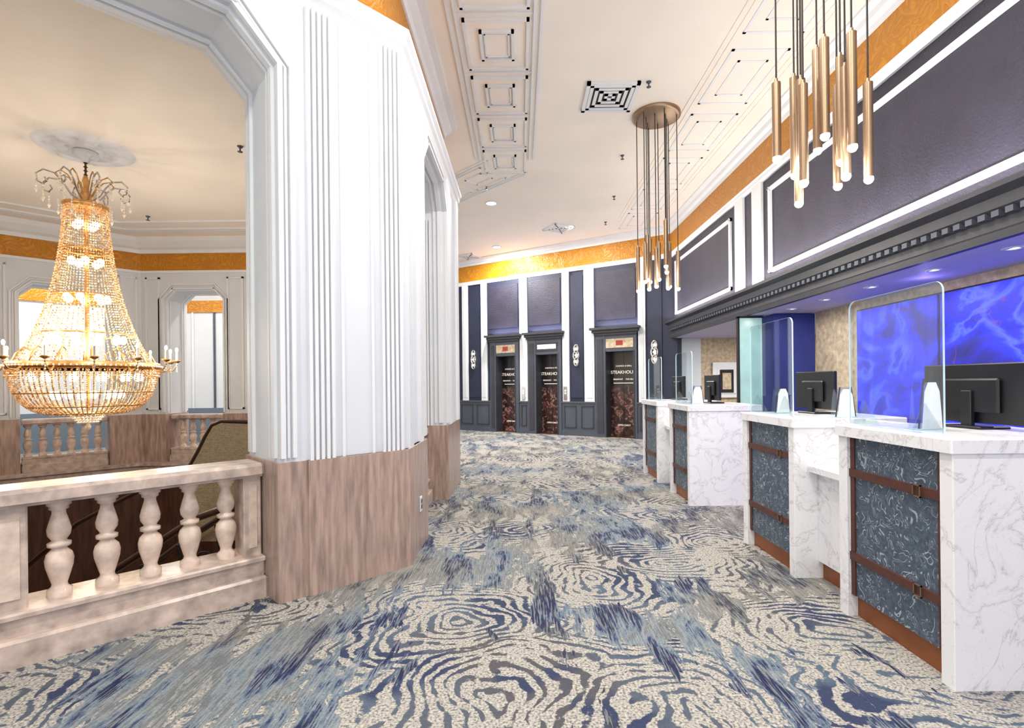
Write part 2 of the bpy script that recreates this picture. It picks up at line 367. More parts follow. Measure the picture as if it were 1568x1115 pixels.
w.sweep(pth,[(-.04,0),(-.04,.9),(0,.9),(0,0)],'wood')
w.build('trim_wainscot_rotunda')
o=MB(); o.box(AX+.042,AX+.052,4.22,4.29,.33,.45,'trimw'); o.box(AX+.052,AX+.056,4.235,4.275,.35,.385,'slate'); o.box(AX+.052,AX+.056,4.235,4.275,.395,.43,'slate'); o.build('outlet_plate')
fl=MB()
def flutes(Mx,s0,s1,z0,z1,k=4):
    fl.M=Mx; p=(s1-s0)/(k)
    for j in range(k):
        c=s0+p*(j+.5); fl.box(c-p*.29,c+p*.29,-.030,0,z0,z1,'trimw')
M7=frameM(Vector(A),dAH,nAH)
if Vector((-5,5.6)).__sub__(Vector(A)).dot(nAH)<0: M7=frameM(Vector(A),dAH,-nAH)
flutes(M7,.02,.21,.9,3.95,5); flutes(M7,.56,.75,.9,3.95,5)
fl.M=M7; fl.box(.26,.28,-.015,0,.9,3.95,'trimw'); fl.box(.49,.51,-.015,0,.9,3.95,'trimw')
M0=frameM(Vector(A),Vector((0,1)),Vector((-1,0)))
flutes(M0,.03,.2,.9,3.95); flutes(M0,.48,.62,.9,3.95,3)
flutes(M0,2.33,2.5,.9,3.95,4); flutes(M0,3.1,3.3,.9,3.95,4)
MJ=Matrix(((-1,0,0,AX),(0,1,0,A[1]+2.2),(0,0,1,0),(0,0,0,1)))
flutes(MJ,.16,.27,.9,3.4,3); flutes(MJ,.33,.44,.9,3.4,3)
fl.build('trim_pilaster_fluting')
t=MB(); t.sweep(OCT,[(.2,3.98),(.2,4.13),(-.07,4.13),(-.07,4.09),(-.045,4.06),(-.045,4.02),(-.02,3.99),(0,3.94),(.05,3.94)],'trimw',True); t.build('trim_rotunda_cap')
t=MB(); t.sweep(OCT,[(.16,4.1),(.16,4.97),(.3,4.97),(.3,4.1)],'orange',True); t.build('trim_frieze_rotunda_exterior')
t=MB(); t.sweep(OCT,[(.25,4.92),(.14,4.92),(.12,4.97),(.07,5.0),(.05,5.05),(-.02,5.06),(-.02,LC),(.25,LC)],'trimw',True); t.build('trim_cornice_rotunda_exterior')
IP=[Cc,D,E,F,G,H]
t=MB(); t.sweep(IP,[(T-.02,3.54),(T-.02,3.87),(T+.02,3.87),(T+.02,3.54)],'orange'); t.build('trim_frieze_rotunda_interior')
t=MB(); t.sweep(IP,[(T-.02,3.86),(T+.05,3.86),(T+.06,3.92),(T+.12,3.95),(T+.2,4.04),(T+.22,RC),(T-.02,RC)],'trimw')
t.sweep(IP,[(T,3.5),(T,3.545),(T+.035,3.545),(T+.03,3.5)],'trimw')
t.build('trim_cornice_rotunda_interior')
t=MB()
for o0 in (1.15,1.24,1.62): t.sweep(IP,[(o0,RC-.025),(o0,RC),(o0+.05,RC),(o0+.05,RC-.025)],'trimw')
t.build('trim_rotunda_ceiling')
t=MB(); t.sweep(OCT,[(T,-.38),(T+.16,-.38),(T+.16,-.3),(T+.12,-.28),(T+.12,-.05),(T+.17,-.03),(T+.17,.02),(T,.02)],'pinkm',True); t.build('trim_stairwell_ledge')
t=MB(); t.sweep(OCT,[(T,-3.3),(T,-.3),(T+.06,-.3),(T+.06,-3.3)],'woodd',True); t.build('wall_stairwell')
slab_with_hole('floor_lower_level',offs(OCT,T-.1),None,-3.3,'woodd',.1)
t=MB()
def wf(i,s0,s1,z0,z1,w=.03):
    P=Vector(INN[i]);Q=Vector(INN[(i+1)%8]);d=(Q-P).normalized();n=Vector((-d.y,d.x));t.M=frameM(P,d,n)
    t.box(s0,s0+w,0,.03,z0,z1,'trimw');t.box(s1-w,s1,0,.03,z0,z1,'trimw');t.box(s0,s1,0,.03,z0,z0+w,'trimw');t.box(s0,s1,0,.03,z1-w,z1,'trimw')
Lx=(Vector(INN[3])-Vector(INN[2])).length
wf(2,Lx-.36,Lx-.1,.98,3.42); wf(2,1.3,1.6,.98,3.42); wf(2,.7,1.2,.98,3.42)
wf(3,.06,.34,.98,3.42); wf(3,1.75,2.3,.98,3.42)
t.build('trim_rotunda_panels')
t=MB(); 
path=[(-3.9,12.9),(-8.6,12.9),(-12.6,8.9)]
t.sweep(path,[(-.2,0),(-.2,LC),(0,LC),(0,0)],'white'); t.build('wall_north_hall')
t=MB(); t.sweep(path,[(-.0,3.3),(-.0,3.6),(.03,3.6),(.03,3.3)],'orange'); t.sweep(path,[(0,0),(0,.85),(.04,.85),(.04,0)],'bluedado'); t.sweep(path,[(0,3.6),(0,3.75),(.1,3.75),(.03,3.6)],'trimw'); 
for q in range(8): t.box(-8.4+q*.55,-8.36+q*.55,12.87,12.9,.85,3.3,'slate' if q%2 else 'trimw')
t.build('trim_north_hall')
# ------------------------------------------------------------------ balustrades
def balustrade(name,Mx,s0,s1,cs,posts,yc=.37):
    b_=MB(Mx)
    b_.cbox(s0,s1,yc-.19,yc+.2,0,.14,.015,'pinkm'); b_.cbox(s0,s1,yc-.14,yc+.15,.14,.24,.012,'pinkm')
    b_.cbox(s0,s1,yc-.16,yc+.16,.235,.265,.01,'pinkm')
    b_.cbox(s0,s1,yc-.11,yc+.11,.79,.815,.006,'pinkm'); b_.cbox(s0,s1,yc-.15,yc+.15,.812,.885,.02,'pinkm')
    pr=[(.055,0),(.055,.07),(.036,.10),(.034,.13),(.045,.2),(.06,.31),(.063,.38),(.055,.44),(.034,.485),(.034,.5),(.052,.515),(.052,.55),(.034,.565),(.034,.58),(.05,.63),(.053,.69),(.044,.76),(.031,.85),(.031,.885),(.044,.9),(.044,.93),(.055,.94),(.055,1)]
    for c in cs:
        b_.lathe([(r_,z*.53) for r_,z in pr],(c,yc,.262),'balm',20)
    for p0,p1 in posts:
        b_.cbox(p0,p1,yc-.1,yc+.1,.26,.8,.008,'pinkm'); b_.box(p0+.03,p1-.03,yc-.106,yc-.098,.32,.74,'balm')
    return b_.build(name)
balustrade('balustrade',M7,.95,L7-.92,[1.15+.204*k for k in range(5)]+[2.37,2.57],[(.96,1.07),(2.09,2.24)],.36)
balustrade('balustrade',M0,.79,2.17,[.92+.2*k for k in range(6)],[(2.1,2.16)],.36)
def MM(i):
    P=Vector(OCT[i]);Q=Vector(OCT[(i+1)%8]);d=(Q-P).normalized();return frameM(P,d,Vector((-d.y,d.x)))
balustrade('balustrade',MM(1),.98,2.67,[1.15+.2*k for k in range(8)],[])
balustrade('balustrade',MM(2),1.96,2.99,[2.09+.19*k for k in range(5)],[],)
balustrade('balustrade',MM(3),.73,1.84,[.86+.18*k for k in range(6)],[],)
# ------------------------------------------------------------------ staircase in rotunda
st=MB()
for k in range(14):
    x1=-2.35-.27*k; z1=-.42-.19*k
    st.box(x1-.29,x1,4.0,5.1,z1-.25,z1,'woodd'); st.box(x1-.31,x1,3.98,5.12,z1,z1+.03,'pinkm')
for yy in (4.02,5.08):
    st.tube([(-2.3,yy,.45),(-2.6,yy,.35),(-3.4,yy,-.15),(-6.1,yy,-2.1)],.03,'rail')
    for k in range(12):
        x=-2.4-.3*k; z=-.4-.21*k
        st.tube([(x,yy,z),(x+.02,yy,z+.3),(x-.05,yy,z+.8-max(0,.1-k*.05))],.012,'dark')
        st.tube([(x-.15+.1*math.cos(q*.6)*(1-q*.06),yy,z+.38+.12*math.sin(q*.6)*(1-q*.06)) for q in range(13)],.009,'dark',6)
st.build('staircase')
sc=MB()
top=[(-3.5,.50),(-3.42,.60),(-3.34,.74),(-3.27,.88),(-3.2,1.0),(-3.1,1.04),(-2.66,1.02),(-2.58,.95),(-2.54,.80)]
sc.xzprism([(-3.5,-.2)]+top+[(-2.54,-.2)],5.2,5.225,'mesh')
sc.tube([(x,5.21,z) for x,z in top],.022,'rail'); sc.tube([(-2.54,5.21,.8),(-2.54,5.21,-.2)],.02,'rail'); sc.tube([(-3.5,5.21,.5),(-3.5,5.21,-.2)],.02,'rail')
sc.tube([(-3.5,5.21,.5),(-3.9,5.21,.36),(-4.6,5.21,.0),(-5.2,5.21,-.5)],.022,'rail')
sc.build('stair_mesh_screen')
# ------------------------------------------------------------------ chandelier
cx,cy=-4.93,5.73; k_=5.73/770; Zp=lambda y:1.4+(594-y)*k_
ch=MB()
med=[(.0,-.05),(.08,-.05),(.12,-.03),(.2,-.02),(.24,-.045),(.28,-.02),(.36,-.015),(.4,-.035),(.44,-.01),(.46,0)]
mm=MB(); mm.lathe([(r_+1e-4,z) for r_,z in med],(cx,cy,RC),'trimw',48); mm.build('ceiling_medallion')
ch.lathe([(.001,-.12),(.03,-.11),(.05,-.07),(.11,-.05),(.12,-.04),(.12,0)],(cx,cy,RC-.04),'trimw',24)
zt=Zp(316); zr=Zp(562); R=.67
ch.tube([(cx,cy,RC-.1),(cx,cy,zt+.02)],.01,'bronze')
for q in range(10): ch.ring((cx,cy,RC-.16-q*.045),.016,.005,'bronze',10,6)
ch.lathe([(.001,.36),(.02,.34),(.035,.28),(.02,.22),(.03,.18),(.06,.12),(.05,.06),(.1,.03),(.19,.0),(.2,-.02),(.18,-.04)],(cx,cy,zt),'gold',24)
ch.ring((cx,cy,zt),.195,.018,'gold')
for q in range(8):
    a=2*math.pi*q/8+.2; ca,sa=math.cos(a),math.sin(a)
    pts=[(.05,.05),(.14,.12),(.2,.22),(.27,.29),(.36,.30),(.42,.24),(.41,.16),(.36,.14),(.33,.18),(.35,.22)]
    ch.tube([(cx+r_*ca,cy+r_*sa,zt+z) for r_,z in pts],.009,'chrome',6)
    pts=[(.06,.12),(.1,.22),(.16,.31),(.22,.34),(.26,.3),(.23,.25)]
    ch.tube([(cx+r_*ca,cy+r_*sa,zt+z) for r_,z in pts],.007,'gold',6)
    for r_,z0,nn in ((.42,.22,5),(.36,.12,4),(.24,.0,4),(.24,.25,3)):
        for j in range(nn): ch.octa((cx+r_*ca,cy+r_*sa,zt+z0-.03*j),.013,'beadp',1.2)
        ch.octa((cx+r_*ca,cy+r_*sa,zt+z0-.03*nn-.01),.02,'beadp',1.8)
NS=60
def tr(u): return .19+(R-.05-.19)*(.32*u+.68*u**2.9)
for q in range(NS):
    a=2*math.pi*q/NS; ca,sa=math.cos(a),math.sin(a); n_=62
    for j in range(n_+1):
        u=j/n_; z=zt-(zt-zr)*u; r_=tr(u)
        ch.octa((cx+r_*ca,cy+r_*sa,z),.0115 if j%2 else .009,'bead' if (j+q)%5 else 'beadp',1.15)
for u in (.28,.56,.8): ch.ring((cx,cy,zt-(zt-zr)*u),tr(u)-.012,.008,'gold')
ch.lathe([(R-.05,-.03),(R,-.035),(R+.02,0),(R,.045),(R-.05,.04),(R-.05,-.03)],(cx,cy,zr),'gold',64)
for q in range(96):
    a=2*math.pi*q/96
    ch.octa((cx+(R+.03)*math.cos(a),cy+(R+.03)*math.sin(a),zr),.014,'beadp')
    for j in range(3): ch.octa((cx+(R+.0)*math.cos(a),cy+(R+.0)*math.sin(a),zr-.05-.03*j),.012,'bead',1.3)
def bowl(u): return (R-.02)*math.cos(u*1.42)**.55, zr-.04-(.50)*math.sin(u*1.5)
for q in range(72):
    a=2*math.pi*q/72; ca,sa=math.cos(a),math.sin(a)
    for j in range(34):
        r_,z=bowl(j/33)
        if r_<.1: continue
        if r_<.4 and q%2: continue
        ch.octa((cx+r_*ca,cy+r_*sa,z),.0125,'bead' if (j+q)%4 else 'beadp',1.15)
for u in (.35,.62,.85):
    r_,z=bowl(u); ch.ring((cx,cy,z),r_,.007,'gold')
zb=zr-.53
ch.ring((cx,cy,zb),.17,.01,'gold')
for q in range(24):
    a=2*math.pi*q/24
    for j in range(5): ch.octa((cx+(.17-.02*j)*math.cos(a),cy+(.17-.02*j)*math.sin(a),zb-.025*j),.013,'beadp',1.3)
ch.lathe([(.001,-.2),(.02,-.18),(.03,-.15),(.015,-.12),(.03,-.1),(.001,-.07)],(cx,cy,zb),'beadp',10)
for q in range(14):
    a=2*math.pi*q/14+.1; ca,sa=math.cos(a),math.sin(a)
    pts=[(R,.0),(R+.06,-.05),(R+.13,-.04),(R+.17,.02),(R+.17,.06)]
    ch.tube([(cx+r_*ca,cy+r_*sa,zr+z) for r_,z in pts],.008,'gold',6)
    x,y=cx+(R+.17)*ca,cy+(R+.17)*sa
    ch.lathe([(.008,.05),(.04,.07),(.045,.085),(.012,.085)],(x,y,zr),'gold',12)
    ch.cyl((x,y,zr+.085),(x,y,zr+.19),.012,.012,'candle',8)
    ch.ball((x,y,zr+.215),.015,'bulb',6,1.8)
    for j in range(4): ch.octa((x,y,zr+.04-.03*j),.012,'beadp',1.4)
    pts=[(R-.04,.04),(R-.08,.13),(R-.15,.2),(R-.22,.17),(R-.2,.1)]
    ch.tube([(cx+r_*ca,cy+r_*sa,zr+z) for r_,z in pts],.008,'gold',6)
for z,r_,n_ in ((Zp(345),.1,4),(Zp(402),.13,5),(Zp(458),.18,7),(Zp(520),.32,10),(Zp(578),.48,12),(Zp(605),.3,8)):
    for q in range(n_):
        a=2*math.pi*q/n_+z; ch.ball((cx+r_*math.cos(a),cy+r_*math.sin(a),z),.038,'bulb',6,1.3)
ch.cyl((cx,cy,zr-.5),(cx,cy,zt),.02,.02,'gold',8)
ch.build('chandelier')
def plight(name,loc,e,col=(1,.9,.78),r_=.03):
    l=bpy.data.lights.new(name,'POINT'); l.energy=e; l.color=col; l.shadow_soft_size=r_
    o=bpy.data.objects.new(name,l); o.location=loc; scene.collection.objects.link(o); return o
for q in range(7):
    a=2*math.pi*(2*q)/14+.1
    plight('chandelier_light',(cx+(R+.17)*math.cos(a),cy+(R+.17)*math.sin(a),zr+.27),19,(1,.93,.85),.015)
plight('chandelier_light',(cx,cy+.05,zr+.35),36,(1,.84,.66),.04)
plight('chandelier_light',(cx,cy+.05,zr-.22),26,(1,.84,.66),.04)
# ------------------------------------------------------------------ lobby ceiling mouldings
t=MB()
def sq(x0,x1,y0,y1,w=.03,h=.02,skew=0):
    for a,b_,c_,d_ in ((x0,x1,y0,y0+w),(x0,x1,y1-w,y1),(x0,x0+w,y0,y1),(x1-w,x1,y0,y1)): t.box(a,b_,c_,d_,LC-h,LC,'trimw')
for x in (-.70,-.63,.17,.24): t.box(x,x+.028,-3,8.3,LC-.025,LC,'trimw')
y=-2.6
while y<8.0:
    sq(-.56,.13,y,y+.82,.03,.028); sq(-.40,-.03,y+.17,y+.65,.03,.03); sq(-.35,-.08,y+.22,y+.60,.015)
    t.box(-.63,.17,y+.88,y+.9,LC-.015,LC,'trimw'); y+=.96
Mx=frameM(Vector((-.68,8.4)),Vector((-S2,S2)),Vector((S2,S2)))
t.M=Mx
for yy in (0,.07,.83,.9): t.box(-.2,6,yy,yy+.028,LC-.02,LC,'trimw')
for q in range(6):
    sq(q*.96+.1,q*.96+.9,.14,.76); sq(q*.96+.28,q*.96+.72,.3,.6)
t.M=Matrix.Identity(4)
for x in (2.25,2.32,3.12,3.19): t.box(x,x+.02,-3,11.6,LC-.01,LC,'cream')
y=-2.5
while y<11: sq(2.4,3.05,y,y+1.1,.03,.010); sq(2.55,2.9,y+.2,y+.9,.025,.010); y+=1.35
t.build('trim_ceiling_panels')
def vent(loc,s,ang=0,dark=True):
    v=MB(Matrix.Translation(loc)@Matrix.Rotation(ang,4,'Z'))
    v.box(-s*.8,s*.8,-s*.8,s*.8,-.004,0,'ventgap' if dark else 'trimw')
    for j in range(4):
        o=s*(.84-.21*j); i=o-s*.13; z0=-.03+.004*j
        for a,b_,c_,d_ in ((-o,o,-o,-i),(-o,o,i,o),(-o,-i,-o,o),(i,o,-o,o)): v.box(a,b_,c_,d_,z0,z0+.012,'trimw')
    v.box(-s,s,-s,-s*.86,-.035,0,'trimw');v.box(-s,s,s*.86,s,-.035,0,'trimw');v.box(-s,-s*.86,-s,s,-.035,0,'trimw');v.box(s*.86,s,-s,s,-.035,0,'trimw')
    v.build('ceiling_air_vent')
vent((1.19,6.5,LC),.33); vent((.95,12.0,LC),.28,.5,False); vent((-1.45,14.6,LC),.3,-.5)
def downlight(loc,r_=.1,e=60,col=(1,.95,.88),sz=None,mat='led'):
    d_=MB(); x,y,z=loc
    d_.lathe([(r_+.025,0),(r_+.03,-.012),(r_+.005,-.018),(r_,-.004)],(x,y,z),'trimw',24)
    d_.lathe([(.001,-.006),(r_,-.006),(r_,-.001)],(x,y,z),mat,24)
    d_.build('recessed_downlight')
    l=bpy.data.lights.new('downlight_lamp','AREA'); l.shape='DISK'; l.size=r_*1.8; l.energy=e; l.color=col
    o=bpy.data.objects.new('downlight_lamp',l); o.location=(x,y,z-.03); scene.collection.objects.link(o)
for p in ((-.56,10.3),(1.2,11.9),(-.6,13.6)): downlight((p[0],p[1],LC),.1,230)
for p in ((.3,2.6),(.9,.3),(-2,.2),(1.0,4.3)): downlight((p[0],p[1],LC),.1,80)  # extra fixtures added out of frame to light the near lobby
for p in ((-.6,9.4,LC),(1.62,6.2,LC),(1.7,8.2,LC),(1.9,10.0,LC),(2.0,11.6,LC),(-3.15,5.7,RC),(-5.9,8.0,RC)):
    s_=MB(); s_.lathe([(.001,-.07),(.028,-.066),(.028,-.062),(.008,-.055),(.008,-.03),(.016,-.02),(.03,-.008),(.032,0)],p,'slate',14); s_.build('fire_sprinkler')
def strip(name,Mx,lx,ly,e,col):
    l=bpy.data.lights.new(name,'AREA'); l.shape='RECTANGLE'; l.size=lx; l.size_y=ly; l.energy=e; l.color=col
    o=bpy.data.objects.new(name,l); o.matrix_world=Mx; scene.collection.objects.link(o)
FL=Matrix.Rotation(math.pi,4,'X')
strip('cove_uplight',Matrix.Translation((3.50,4.6,2.88))@FL,.05,14.5,140,(1,.92,.88))
# ------------------------------------------------------------------ pendant clusters
def pendant(c,tips):
    x,y=c; p=MB()
    p.lathe([(.001,-.05),(.3,-.05),(.325,-.04),(.325,0)],(x,y,LC),'brass',40)
    for i,(dx,dy,z,Lt) in enumerate(tips):
        p.cyl((x+dx,y+dy,z+Lt),(x+dx,y+dy,LC-.04),.006,.006,'cord',6)
        p.cyl((x+dx,y+dy,z+.0),(x+dx,y+dy,z+Lt),.028,.028,'brass',20)
        p.cyl((x+dx,y+dy,z+Lt),(x+dx,y+dy,z+Lt+.03),.013,.010,'brass',12)
        p.ball((x+dx,y+dy,z-.012),.028,'lamp_tip',8)
        if i%2: plight('pendant_light',(x+dx,y+dy,z-.07),10,(1,.93,.84),.025)
    p.build('pendant_cluster')
def mk(seed,zlo,zhi,la,R1=.27):
    rnd=random.Random(seed); r_=[]
    for q in range(12):
        a=2*math.pi*q/12+.13; rr=R1 if q%2 else R1*.55
        r_.append((rr*math.cos(a),rr*math.sin(a),rnd.uniform(zlo,zhi),rnd.choice(la)))
    return r_
pendant((1.92,6.97),mk(3,2.62,3.0,(.5,.6))); pendant((1.99,3.3),mk(5,2.60,3.0,(.5,.6,.68),.26)); pendant((1.95,-.4),mk(8,2.6,3.0,(.5,.6)))  # third cluster, behind the camera, is added to help the light
# ------------------------------------------------------------------ right wall & elevator wall
EO=Vector((-1.9,15.4)); ed=Vector((5.55,-3.4)).normalized(); en=Vector((-ed.y,ed.x)); EM=frameM(EO,ed,en)
EL=6.509
rw=MB(); rw.box(3.65,3.95,-3,12.0,2.45,LC,'plum'); rw.build('wall_east')
path=[(EO-ed*4)[:],(3.65,12.0),(3.65,-3)]
fz=MB(); fz.sweep(path,[(.0,4.46),(.0,4.96),(-.03,4.96),(-.03,4.46)],'orange'); fz.build('trim_frieze_lobby')
t=MB()
t.sweep(path,[(.0,4.93),(-.05,4.93),(-.06,4.98),(-.12,5.0),(-.14,5.05),(-.22,5.07),(-.22,LC),(.0,LC)],'trimw')
t.sweep(path,[(.0,4.36),(-.03,4.36),(-.045,4.4),(-.045,4.44),(-.06,4.465),(.0,4.465)],'trimw')
t.build('trim_cornice_lobby')
t=MB()
def wallframe(y0,y1,z0,z1,w,p=.03,x=3.65):
    for a,b_,c_,d_ in ((y0,y1,z0,z0+w),(y0,y1,z1-w,z1),(y0,y0+w,z0,z1),(y1-w,y1,z0,z1)):
        t.box(x-p,x,a,b_,c_,d_,'trimw')
        t.box(x-p-.015,x-p,a+ (w*.3 if b_-a<w*1.5 else 0),b_-(w*.3 if b_-a<w*1.5 else 0),c_+(w*.3 if d_-c_<w*1.5 else 0),d_-(w*.3 if d_-c_<w*1.5 else 0),'trimw')
wallframe(-2.8,1.3,2.96,4.2,.06); wallframe(1.45,7.3,2.96,4.2,.06)
t.box(3.61,3.65,7.5,7.8,2.86,4.38,'trimw'); t.box(3.61,3.65,8.12,8.42,2.86,4.38,'trimw')
wallframe(8.62,11.7,2.96,4.2,.06)
t.build('trim_east_wall_panels')
t=MB(); pth=[(3.65,12.0),(3.65,-3)]
t.sweep(pth,[(.0,2.44),(-.06,2.44),(-.07,2.5),(-.05,2.52),(-.05,2.6),(-.12,2.66),(-.13,2.74),(-.2,2.78),(-.2,2.82),(-.02,2.86),(.0,2.86)],'slated')
y=-2.9
while y<11.9: t.box(3.53,3.6,y,y+.06,2.6,2.645,'slate'); y+=.11
t.build('trim_cornice_reception')
bays=[(-3.2,-2.2),(1.25,2.22),(2.53,3.56),(4.55,5.64)]
DO=[(1.45,2.12),(2.78,3.47),(4.82,5.58)]
wl=MB(EM); xs=-4.0
for a,b_ in DO: wl.box(xs,a,0,.6,0,LC,'navy'); wl.box(a,b_,0,.6,2.62,LC,'navy'); wl.box(a,b_,.5,.6,0,2.62,'dark'); xs=b_
wl.box(xs,EL+.1,0,.6,0,LC,'navy'); wl.build('wall_north')
t=MB(EM)
pil=[(-3.4,-3.2),(-2.6,-2.4),(-1.4,-1.2),(-.2,.0),(.2,.4),(.9,1.11),(2.24,2.49),(3.58,3.78),(4.22,4.5),(5.67,5.85)]
for a,b_ in pil:
    t.box(a,b_,-.045,0,.9,4.37,'trimw'); t.box(a+.05,b_-.05,-.055,-.045,1.0,4.3,'white')
t.build('trim_elevator_pilasters')
t=MB(EM)
for a,b_ in ((1.11,2.24),(2.49,3.58),(4.5,5.67)):
    t.box(a,b_,-.02,0,2.85,4.36,'navy'); t.box(a+.06,b_-.06,-.035,-.02,3.0,4.24,'plum')
for a,b_ in ((.45,.85),(3.82,4.18),(5.9,6.25),(-1.1,-.3)):
    t.box(a,b_,-.02,0,1.0,4.25,'navy')
t.build('trim_elevator_wall_panels')
t=MB(EM)
def dado(a,b_):
    t.box(a,b_,-.06,0,0,.86,'slate'); t.box(a,b_,-.085,0,.86,.9,'slate'); t.box(a,b_,-.08,0,0,.14,'slate')
    n_=max(1,round((b_-a)/.6)); 
    for q in range(n_):
        x0=a+(b_-a)*q/n_+.07;x1=a+(b_-a)*(q+1)/n_-.07
        if x1-x0<.1: continue
        for c_ in ((x0,x1,.2,.225),(x0,x1,.765,.79),(x0,x0+.025,.2,.79),(x1-.025,x1,.2,.79)): t.box(c_[0],c_[1],-.075,-.06,c_[2],c_[3],'slated')
dado(-4,1.25); dado(2.22,2.53); dado(3.56,4.55); dado(5.64,EL)
t.build('baseboard_elevator_dado')
def elevator(a,b_,da,db,txt=True,disp='display'):
    e=MB(EM)
    e.box(a,da,-.09,-.001,0,2.62,'slate'); e.box(db,b_,-.09,-.001,0,2.62,'slate')
    e.box(a+.04,da-.06,-.105,-.09,.1,2.5,'slated'); 
    e.box(da,da+.02,-.11,.3,0,2.2,'slated'); e.box(db-.02,db,-.11,.3,0,2.2,'slated')
    e.box(da,db,-.08,.3,2.18,2.61,'slate')
    e.box(da+.02,db-.02,-.095,-.08,2.27,2.5,'beige'if disp!='display' else 'slated')
    e.box(da+.06 if disp=='display' else (da+db)/2-.09,db-.06 if disp=='display' else (da+db)/2+.09,-.1,-.094,2.33,2.45,disp)
    e.box(a-.02,b_+.02,-.14,-.001,2.6,2.66,'slated'); e.box(a-.06,b_+.06,-.19,-.001,2.66,2.73,'slated'); e.box(a-.1,b_+.1,-.25,-.001,2.73,2.79,'slated')
    m_=(da+db)/2
    e.box(da+.02,m_-.004,.22,.26,0.01,2.18,'evdoor'); e.box(m_+.004,db-.02,.22,.26,0.01,2.18,'evdoor')
    e.box(da+.02,db-.02,0,.22,0.0,.012,'bronze')
    e.box(da+.1,db-.1,.212,.22,1.37,1.385,'lite')
    root=e.build('elevator')
    for s_,z_,sz in (('STEAKHOUSE',1.62,.115),('BREAKFAST  -  THE FALLS',1.46,.05),('LOUNGE & GRILL',1.80,.055),('OPEN DAILY',.28,.06)):
        cu=bpy.data.curves.new('lettering','FONT'); cu.body=s_; cu.size=sz; cu.align_x='CENTER'; cu.extrude=.002; cu.materials.append(M['lite'])
        o=bpy.data.objects.new('lettering',cu); scene.collection.objects.link(o)
        p=EO+ed*m_+en*.214
        o.matrix_world=Matrix(((ed.x,0,en.x,p.x),(ed.y,0,en.y,p.y),(0,1,0,z_),(0,0,0,1))); o.parent=root
    pc=EO+ed*m_-en*.12
    strip('cap_uplight',Matrix(((ed.x,en.x,0,pc.x),(ed.y,en.y,0,pc.y),(0,0,1,2.80),(0,0,0,1)))@FL,b_-a,.04,8,(.92,.85,1))
for (a,b_),(da,db),ds in zip(bays[1:],DO,('red','display','red')): elevator(a,b_,da,db,disp=ds)
for s_ in (3.67,2.36): 
    cbm=MB(EM); cbm.box(s_-.05,s_+.05,-.075,-.055,.95,1.3,'chrome'); cbm.box(s_-.02,s_+.02,-.08,-.075,1.1,1.14,'display'); cbm.box(s_-.02,s_+.02,-.08,-.075,1.17,1.21,'display'); cbm.build('call_button_plate')
def sconce(s_,z):
    q=MB(EM); q.box(s_-.03,s_+.03,-.03,-.021,z-.25,z+.25,'chrome')
    for j,(zz,rr) in enumerate(((-.17,.11),(0,.14),(.17,.11))):
        q.tube([(s_+rr*.6*math.cos(t_*math.pi/8),-.08,z+zz+rr*math.sin(t_*math.pi/8)) for t_ in range(17)],.016,'chrome',8)
        q.cyl((s_,-.03,z+zz),(s_,-.09,z+zz),.015,.015,'chrome',8); q.ball((s_,-.1,z+zz),.03,'lamp_tip',6)
    q.build('wall_sconce')
for s_ in (.64,4.0,6.08,-.7): sconce(s_,2.12)
# ------------------------------------------------------------------ reception alcove
t=MB(); t.box(3.95,7,-3,12.6,2.45,2.6,'soffit'); t.box(3.65,3.95,-3,12.0,2.44,2.45,'soffit'); t.build('ceiling_reception')
t=MB(); t.box(4.62,4.8,-3,7.85,0,2.45,'beige'); t.build('wall_reception_back')
t=MB(); t.box(4.0,7,12.35,12.5,0,2.45,'beige'); t.box(3.66,4.42,12.3,12.36,0,2.45,'white'); t.box(4.42,7,12.31,12.35,0,.12,'trimw'); t.build('wall_reception_north')
t=MB(); t.box(6.8,7,7.85,12.5,0,2.45,'beige'); t.build('wall_reception_east')
t=MB(); t.box(3.96,4.61,7.86,8.5,0,2.44,'bluecol'); t.box(3.94,4.61,7.84,8.52,0,.12,'slate'); t.build('column_reception')
t=MB(Matrix.Translation((.09,0,0))); t.box(3.40,3.76,8.0,8.04,.2,2.4,'mint'); t.box(3.37,3.40,7.99,8.05,0,2.42,'dark'); t.box(3.37,3.78,7.99,8.05,2.4,2.43,'dark'); t.box(3.3,3.84,7.9,8.15,0,.06,'dark'); t.box(3.37,3.78,7.99,8.05,.06,.22,'dark'); t.build('display_panel')
t=MB(); 
t.box(4.7,5.35,12.27,12.31,1.0,1.86,'trimw'); t.box(4.8,5.25,12.25,12.27,1.1,1.74,'trimw'); t.box(4.86,5.19,12.24,12.25,1.12,1.68,'dark'); t.box(4.92,5.13,12.235,12.24,1.2,1.6,'beige')
t.build('framed_picture')
for y0,y1 in ((-1,2.7),(2.74,5.45),(5.49,6.8)):
    t=MB(); t.box(4.57,4.61,y0-.02,y1+.02,.78,2.34,'dark'); t.box(4.555,4.575,y0,y1,.8,2.32,'art'); t.build('abstract_wall_art')
for y in (1.6,2.5,3.3,4.02,4.8,5.65,6.5,7.3): downlight((3.95,y,2.45),.045,7,(1,.95,.95))
for x,y in ((5.4,10.5),(4.4,9.8)): downlight((x,y,2.45),.06,40,(1,.95,.9))
for y in (1.5,3.5,5.2): plight('cove_light',(4.2,y,2.33),1.5,(.38,.32,1),.02)
